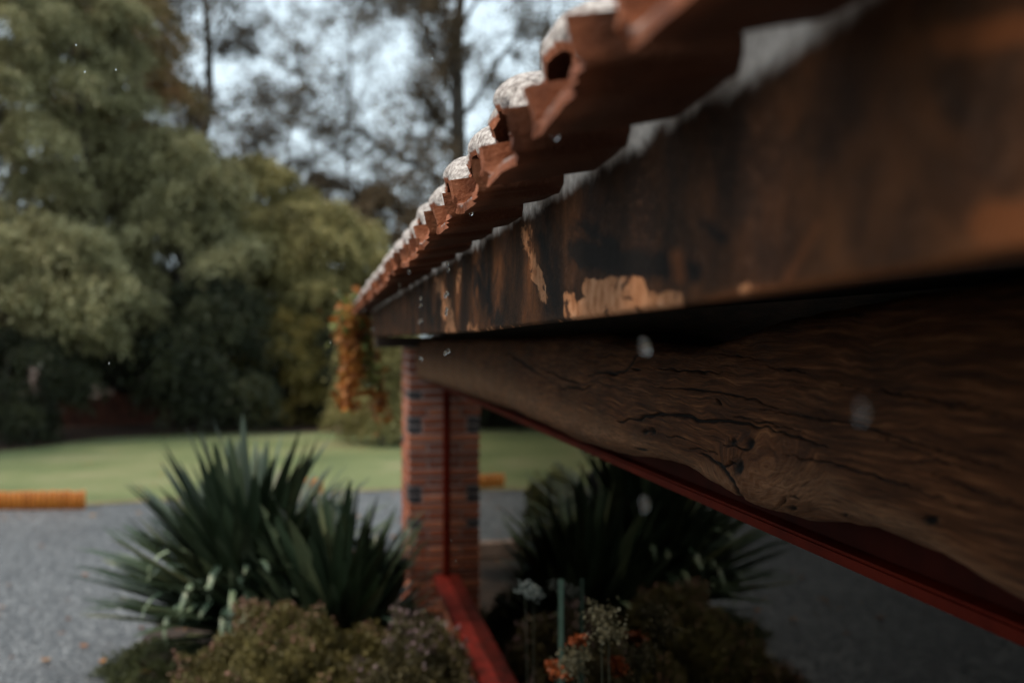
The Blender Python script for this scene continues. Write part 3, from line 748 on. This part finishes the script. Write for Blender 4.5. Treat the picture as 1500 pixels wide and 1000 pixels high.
# ---- edging, posts, wheel stops
m_edge = simple('pale_timber_edging', (.20,.13,.10), (.34,.24,.19), 8, .75, .4, .004, geo=True)
e = box('timber_edging', -.62, .35, 0, .12, 0, .12, m_edge, None, .01); e.location = loc2w(0, 7.82, -H); e.rotation_euler = (0, 0, TH)
tag(e, 'weathered timber edging behind the yuccas, seen mirrored in the window', 'edging')
m_tar = simple('tarred_timber', (.006,.005,.004), (.014,.010,.008), 12, .8, .3, .004)
pst = link('dark_post', mesh('dark_post', *tube([(0,0,-.02),(0,0,.5),(.004,0,.66),(.004,0,.68)], [.125,.12,.115,.10], 16), True), None, m_tar)
pst.location = loc2w(-.84, 7.75, -H); tag(pst, 'thick dark timber post standing behind the large yucca', 'post')
m_palis, nt_, bs = mat('orange_stained_timber')
c = ramp(nt_, noise_n(nt_, objco(nt_, (30, 30, 2)), 1.2, 4), [(.3, (.30,.085,.010)), (.55, (.50,.16,.018)), (.75, (.60,.22,.03))])
nt_.links.new(c, bs.inputs['Base Color']); bs.inputs['Roughness'].default_value = .4; bump(nt_, bs, noise_n(nt_, objco(nt_, (30,30,2)), 2, 4), .3, .004)
def palisade(label, p0, p1, h=.175):
    p0, p1 = Vector((*p0, 0)), Vector((*p1, 0)); L = (p1-p0).length; n = int(L/.05); d = (p1-p0)/n
    root = link('log_edging', None); root.location = p0; tag(root, label, 'edging', 'orange log edgings on the lawn border')
    ms = []
    for k in range(3):
        rr = .026
        ms.append(mesh('stake', *tube([(0,0,-.03),(0,0,h-.008+.004*k),(0,0,h+.004*k)], [rr, rr, rr*.7], 8), True)); ms[-1].materials.append(m_palis)
    for i in range(n+1):
        link('stake', ms[random.randrange(3)], root, None, d*i + Vector((0, random.uniform(-.003,.003), random.uniform(-.004,.003))), (0,0,random.uniform(0,6)))
g0, g1 = ground(-160, 746), ground(122, 744)
palisade('long orange stained log edging on the left between gravel and lawn', g0, g1)
g0, g1 = ground(392, 722), ground(470, 720)
palisade('short orange log edging behind the yucca, mirrored in the window', g0, g1, .15)

# ---- fallen leaves on the gravel and lawn
cs = []
for _ in range(260):
    px, py = random.uniform(-200, 640), random.choice([random.uniform(640, 760), random.uniform(748, 1000)])
    x, y = ground(px, py); cs.append((x, y, .012))
fl = leaves(np.array(cs), .055, 0, 1.3); fl[..., 2] = np.clip(.010 + (fl[..., 2]-.012)*.25, .006, .03)
tag(link('fallen_leaves', polys('fallen_leaves', fl), None, m_vine_o), 'scattered orange fallen leaves on gravel and lawn', 'leaves', kind='stuff')
ol = link('fallen_leaf', polys('fallen_leaf', leaves(np.array([(0,0,0),(.004,.0,.004)]), .05, 0, 1.2)), None, m_orange)
ol.location = (X(266,3.55), 3.42, .30); tag(ol, 'bright orange fallen leaf lying on the low heather mound', 'leaf')

# ---- fence at the back of the lawn
m_fence = simple('red_brown_fence', (.06,.018,.010), (.13,.040,.02), 5, .8, .3, .006, geo=True)
def fence(label, p0, p1, h):
    p0, p1 = Vector((*p0, 0)), Vector((*p1, 0)); L = (p1-p0).length; n = int(L/.15); d = (p1-p0)/n
    ang = math.atan2(d.y, d.x); root = link('board_fence', None); root.location = p0; root.rotation_euler = (0,0,ang)
    tag(root, label, 'fence')
    ms = []
    for k in range(4):
        me = mesh('board', *box_vf(0, .135, -.01, .01, .03, h + .03*k - .04)); me.materials.append(m_fence); ms.append(me)
    for i in range(n): link('board', ms[random.randrange(4)], root, None, (i*.15, random.uniform(-.006,.006), 0))
    box('rail', 0, L, .012, .05, h*.7, h*.7+.07, m_fence, root); box('rail', 0, L, .012, .05, .15, .22, m_fence, root)
a0, a1 = ground(-40, 655), ground(330, 630)
fence('low red brown board fence in shade behind the lawn on the left', (X(60,20.0), 19.2), (X(385,20.6), 20.6), .62)
fence('red brown board fence behind the lawn next to the brick pillar', (X(400,20.7), 20.7), (X(720,20.6), 21.2), .95)

# ================================================================== TREES
m_bark = simple('grey_bark', (.035,.028,.022), (.09,.075,.06), 10, .85, .6, .01, sc3=(1,1,.3))
def trunk_obj(root, h, r, limbs):
    parts = [tube([(0,0,-.1),(r*.2,0,h*.3),(0,r*.3,h*.65),(0,0,h)], [r, r*.8, r*.55, r*.15], 9)]
    for e in limbs: 
        s = Vector((0,0,max(.3, e.z*.6))); parts.append(tube([s, s.lerp(e, .5) + Vector((0,0,.12)), e], [r*.32, r*.2, r*.06], 5))
    return link('trunk', mesh('trunk', *merge(parts), True), root, m_bark)
def plume_tree(name, label, x, y, h, rad, m_, n=42000, nc=46, seed=0, low=.12, size=.12, droop=1.3, group=None, shape=1.0, cr=(.45, .8), trunk=.14):
    """tree whose crown is a heap of drooping plumes"""
    r2 = np.random.default_rng(seed); root = link(name, None); root.location = (x, y, 0); tag(root, label, 'tree', group)
    per = n//nc; C = []; limbs = []
    for k in range(nc):
        f = (k+.5)/nc; zc = h*(low + (1-low)*f**.85)*.97; env = rad*(1-(max(0, f-.25)/.75)**(2.0*shape))**.6*(.75 + .25*min(1, f/.2))
        az = k*2.39996 + r2.uniform(-.4, .4); rr = env*r2.uniform(.35, .95)
        c0 = np.array([math.cos(az)*rr, math.sin(az)*rr, zc]); cs_ = r2.uniform(*cr)
        if k % 4 == 0: limbs.append(Vector(c0))
        # tresses: strands rooted on a cap, arching outward and hanging
        out = np.array([math.cos(az), math.sin(az), 0]); ns = 13; nst = max(1, per//ns)
        u = r2.normal(size=(nst, 3)); u /= np.linalg.norm(u, axis=1, keepdims=True); u[:, 2] = np.abs(u[:, 2])*.8 - .1
        base = u*cs_*(r2.uniform(.2, 1, (nst, 1))**.5)*np.array([.85, .85, .7])
        dirn = u*np.array([1, 1, .3]) + out*.5; dirn[:, 2] = 0; dirn /= np.linalg.norm(dirn, axis=1, keepdims=True) + 1e-6
        Ls = r2.uniform(.35, .95, (nst, 1, 1))*cs_; tt = np.linspace(0, 1, ns)[None, :, None]
        q = base[:, None, :] + dirn[:, None, :]*Ls*tt*.55 + np.array([0, 0, -1.])*Ls*(tt**1.7)*.95
        q = (q + r2.normal(size=q.shape)*.035).reshape(-1, 3)
        C.append(c0 + q)
    C = np.concatenate(C); C = C[C[:, 2] > .05]
    link('crown', polys('crown', leaves(C, size, droop, 3.4)), root, m_)
    trunk_obj(root, h*.86, trunk, limbs); return root
M_L = leafmat('feathery_leaf', [(.055,.050,.021), (.235,.220,.105), (.50,.465,.265)], clump=1.3, transl=.35)
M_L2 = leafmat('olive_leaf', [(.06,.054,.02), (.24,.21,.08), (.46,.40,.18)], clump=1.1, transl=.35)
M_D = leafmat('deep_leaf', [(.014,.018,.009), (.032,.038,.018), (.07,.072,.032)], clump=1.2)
M_B = leafmat('bronze_leaf', [(.045,.030,.015), (.09,.062,.033), (.15,.105,.055)], clump=.8)
M_Y = leafmat('yellowing_leaf', [(.05,.045,.012), (.15,.12,.03), (.28,.19,.05)], clump=1.5)
G = 'trees along the back of the lawn'
tree_spec = [ # label, px, D, height, radius, mat, n, plumes
 ('feathery grey green tree filling the left edge', -30, 18.5, 10.2, 2.6, M_L, 70000, 50),
 ('tall feathery tree second from the left with drooping plumes', 120, 20.5, 9.6, 2.0, M_L, 66000, 48),
 ('feathery tree reaching low over the fence on the left', 70, 17.8, 3.9, 1.9, M_L, 46000, 34),
 ('mid green plumed tree next to the rounded yellow green one', 265, 20.0, 6.0, 1.6, M_L, 46000, 36),
 ('rounded yellow green tree right of the feathery trees', 455, 21.5, 4.7, 1.9, M_L2, 56000, 44),
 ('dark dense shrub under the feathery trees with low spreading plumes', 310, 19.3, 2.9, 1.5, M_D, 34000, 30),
 ('deep green tree behind the rounded yellow green one', 370, 23.0, 6.0, 2.0, M_L2, 46000, 38),
]
for i, (lb, px, D, h, rd, m_, n, nc) in enumerate(tree_spec):
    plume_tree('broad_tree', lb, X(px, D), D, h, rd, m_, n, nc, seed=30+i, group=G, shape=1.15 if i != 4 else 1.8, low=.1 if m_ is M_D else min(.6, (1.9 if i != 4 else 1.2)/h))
plume_tree('broad_tree', 'tall orange tinged tree top behind the feathery tree on the left', X(175, 23), 23, 10.6, 1.7,
           leafmat('rusty_leaf', [(.09,.07,.03), (.20,.15,.06), (.36,.18,.08)], clump=.9), 36000, 34, seed=50, group=G, low=.45)
plume_tree('broad_tree', 'dark tree closing the gaps behind the leftmost feathery tree', X(20, 25), 25, 11.5, 3.0, M_D, 40000, 44, seed=51, group=G, low=.1)
plume_tree('broad_tree', 'dark tree behind the middle of the feathery trees', X(215, 25), 25, 7.2, 2.4, M_D, 36000, 40, seed=52, group=G, low=.1)
# yellowing and dark understorey
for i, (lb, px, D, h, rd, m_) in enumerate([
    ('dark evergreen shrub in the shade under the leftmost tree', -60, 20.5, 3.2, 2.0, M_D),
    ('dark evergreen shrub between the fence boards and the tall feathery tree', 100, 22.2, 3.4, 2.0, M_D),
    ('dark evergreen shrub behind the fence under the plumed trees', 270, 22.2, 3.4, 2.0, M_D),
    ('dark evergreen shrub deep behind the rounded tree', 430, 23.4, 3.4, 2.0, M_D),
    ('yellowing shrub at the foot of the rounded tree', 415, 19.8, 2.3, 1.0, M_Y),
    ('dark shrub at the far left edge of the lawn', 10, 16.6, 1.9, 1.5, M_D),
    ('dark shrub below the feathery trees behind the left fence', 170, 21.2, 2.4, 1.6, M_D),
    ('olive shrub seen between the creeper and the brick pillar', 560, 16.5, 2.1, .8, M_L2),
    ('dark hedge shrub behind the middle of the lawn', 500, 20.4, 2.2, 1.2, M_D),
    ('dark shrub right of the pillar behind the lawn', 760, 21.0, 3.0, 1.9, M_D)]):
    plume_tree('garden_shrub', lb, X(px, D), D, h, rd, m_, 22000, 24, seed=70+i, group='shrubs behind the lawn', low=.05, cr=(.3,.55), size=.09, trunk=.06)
# more of the same row outside the picture to the left keeps the reflection and light honest
plume_tree('broad_tree', 'large feathery tree beyond the left edge of the lawn', -11.5, 13.5, 7.5, 2.8, M_L, 26000, 40, seed=91, group=G)

def open_tree(label, x, y, h, r, m_, seed, nleaf=26000, first=.22, spread=.34, lean=0., lsize=.10, nb=26):
    """tall airy tree: leader, limbs, twigs, loose leaves with sky between them"""
    rnd = random.Random(seed); r2 = np.random.default_rng(seed)
    root = link('tall_tree', None); root.location = (x, y, 0); tag(root, label, 'tree', 'tall airy trees on the skyline')
    parts = [tube([(0,0,-.1)] + [(lean*h*f + rnd.uniform(-.16,.16), rnd.uniform(-.1,.1), h*f) for f in (.1,.2,.3,.4,.5,.6,.7,.8,.9)] + [(lean*h,0,h)], [r*(1-.9*i/10) for i in range(11)], 9)]
    tips = []
    for k in range(nb):
        f = first + (1-first)*(k+.5)/nb; z0 = h*f; az = k*2.39996 + rnd.uniform(-.5,.5)
        L = h*spread*(1.08-f)**.6*rnd.uniform(.6, 1.1); el = rnd.uniform(.15, .75)
        p = Vector((lean*h*f, 0, z0)); d = Vector((math.cos(az)*math.cos(el), math.sin(az)*math.cos(el), math.sin(el)))
        pts = [p]; 
        for s in range(5):
            d = (d + Vector((rnd.uniform(-.25,.25), rnd.uniform(-.25,.25), rnd.uniform(-.12,.22)))).normalized(); pts.append(pts[-1] + d*L/5)
        rr = r*.34*(1.1-f); parts.append(tube(pts, [rr*(1-.17*i) for i in range(6)], 5))
        for s in range(2, 6):
            for q in range(5):
                e = Vector((rnd.gauss(0,1), rnd.gauss(0,1), rnd.gauss(.1,.8))).normalized()*L*rnd.uniform(.12,.32)
                parts.append(tube([pts[s], pts[s]+e*.5+Vector((0,0,.05)), pts[s]+e], [rr*.28, rr*.2, rr*.08], 3))
                tips.append(pts[s]+e); tips.append(pts[s]+e*.6)
    link('trunk', mesh('trunk', *merge(parts), True), root, m_bark)
    T = np.array([tuple(t) for t in tips]); idx = r2.integers(0, len(T), nleaf)
    wgt = r2.uniform(.5, 1.0, len(T))
    C = T[idx] + r2.normal(size=(nleaf, 3))*(h*.014*wgt[idx])[:, None]
    link('crown', polys('crown', leaves(C, lsize, .4, 2.0)), root, m_)
T_ = [('tall tree with a straight dark trunk above the feathery trees', 300, 29, 17.5, .22, 5, 64000),
      ('tall airy tree with a dark trunk just left of the eave', 672, 30, 17.5, .38, 6, 66000),
      ('tall thin tree between the two dark trunks', 515, 37, 16.5, .10, 7, 20000),
      ('tall tree on the skyline behind the left trees', 190, 33, 17, .2, 8, 30000),
      ('tall tree behind the tiles on the skyline', 800, 34, 18, .14, 9, 30000),
      ('leaning tall tree far behind the rounded tree', 420, 42, 14.5, .12, 10, 16000)]
for lb, px, D, h, r, sd_, nl in T_: open_tree(lb, X(px, D), D, h, r, M_B, sd_, nl)
for i, (lb, px, D, h, rd) in enumerate([
    ('dark bronze tree right of the rounded yellow green tree', 560, 26.5, 5.9, 2.0),
    ('bronze tree far behind beside the eave', 480, 33, 7.4, 2.6),
    ('dark tree behind the eave tiles', 690, 28, 6.2, 2.4)]):
    plume_tree('broad_tree', lb, X(px, D), D, h, rd, M_B, 24000, 34, seed=110+i, group=G, cr=(.35,.8), size=.13)

# ================================================================== RAINDROPS
m_drop, nt_, bs = mat('rain_water')
bs.inputs['Transmission Weight'].default_value = 1; bs.inputs['IOR'].default_value = 1.33; bs.inputs['Roughness'].default_value = 0
bs.inputs['Base Color'].default_value = (1,1,1,1)
def drop_mesh(r, el):
    V, Fc = [], []; ns, nr_ = 12, 8
    V.append((0,0,-r*el))
    for i in range(1, nr_):
        an = math.pi*i/nr_; z = -math.cos(an)
        for k in range(ns):
            b = 2*math.pi*k/ns; V.append((math.sin(an)*math.cos(b)*r, math.sin(an)*math.sin(b)*r, z*r*el))
    V.append((0,0,r*el))
    for k in range(ns):
        k2 = (k+1) % ns; Fc.append((0, 1+k2, 1+k)); Fc.append((len(V)-1, 1+(nr_-2)*ns+k, 1+(nr_-2)*ns+k2))
        for i in range(nr_-2): Fc.append((1+i*ns+k, 1+i*ns+k2, 1+(i+1)*ns+k2, 1+(i+1)*ns+k))
    me = mesh('raindrop', V, Fc, True); me.materials.append(m_drop); return me
dm = [drop_mesh(.0027, 1.1), drop_mesh(.0023, 1.9), drop_mesh(.0036, 1.2), drop_mesh(.0008, 2.2)]
def drop(px, py, D, k, label, group):
    o = link('raindrop', dm[k], None, None, ((px-750)*D/F, D, H - (py-495)*D/F)); tag(o, label, 'raindrop', group)
pre = 'drops falling along the eave'
for px, py, D, k in ((813,199,.80,2),(690,313,1.26,0),(655,387,1.75,1),(657,395,1.75,1),(655,430,1.75,1),(652,433,1.74,1),(654,453,1.75,1),
        (653,459,1.74,1),(657,514,1.75,1),(652,517,1.74,1),(616,525,2.2,2),(599,398,2.3,2),(586,409,2.9,2),(585,418,2.9,2),(586,426,2.9,2),(569,438,3.3,2),
        (568,424,3.3,2),(545,440,4.0,2),(546,482,4.0,2),(532,455,4.6,2),(614,471,2.2,1),(617,469,2.2,1),(616,447,2.2,1),(616,437,2.2,1)):
    drop(px, py, D, k, 'raindrop falling from the row of clay tiles', pre)
for px, py, D, k, lb in ((946,512,.62,0,'large blurred raindrop before the crack at the top of the hewn log'),(943,506,.60,1,'smaller raindrop just above the large blurred one at the log top'),
        (1262,604,.42,1,'faint very blurred raindrop before the middle of the hewn log on the right'),(944,738,.6,1,'blurred raindrop before the mirrored yucca in the window')):
    drop(px, py, D, k, lb, 'drops close to the lens')
rr = random.Random(4)
for _ in range(10):
    drop(rr.uniform(0, 720), rr.uniform(0, 990), rr.uniform(1.1, 1.9), 3, 'thin raindrop falling in front of the garden', 'rain falling over the garden')
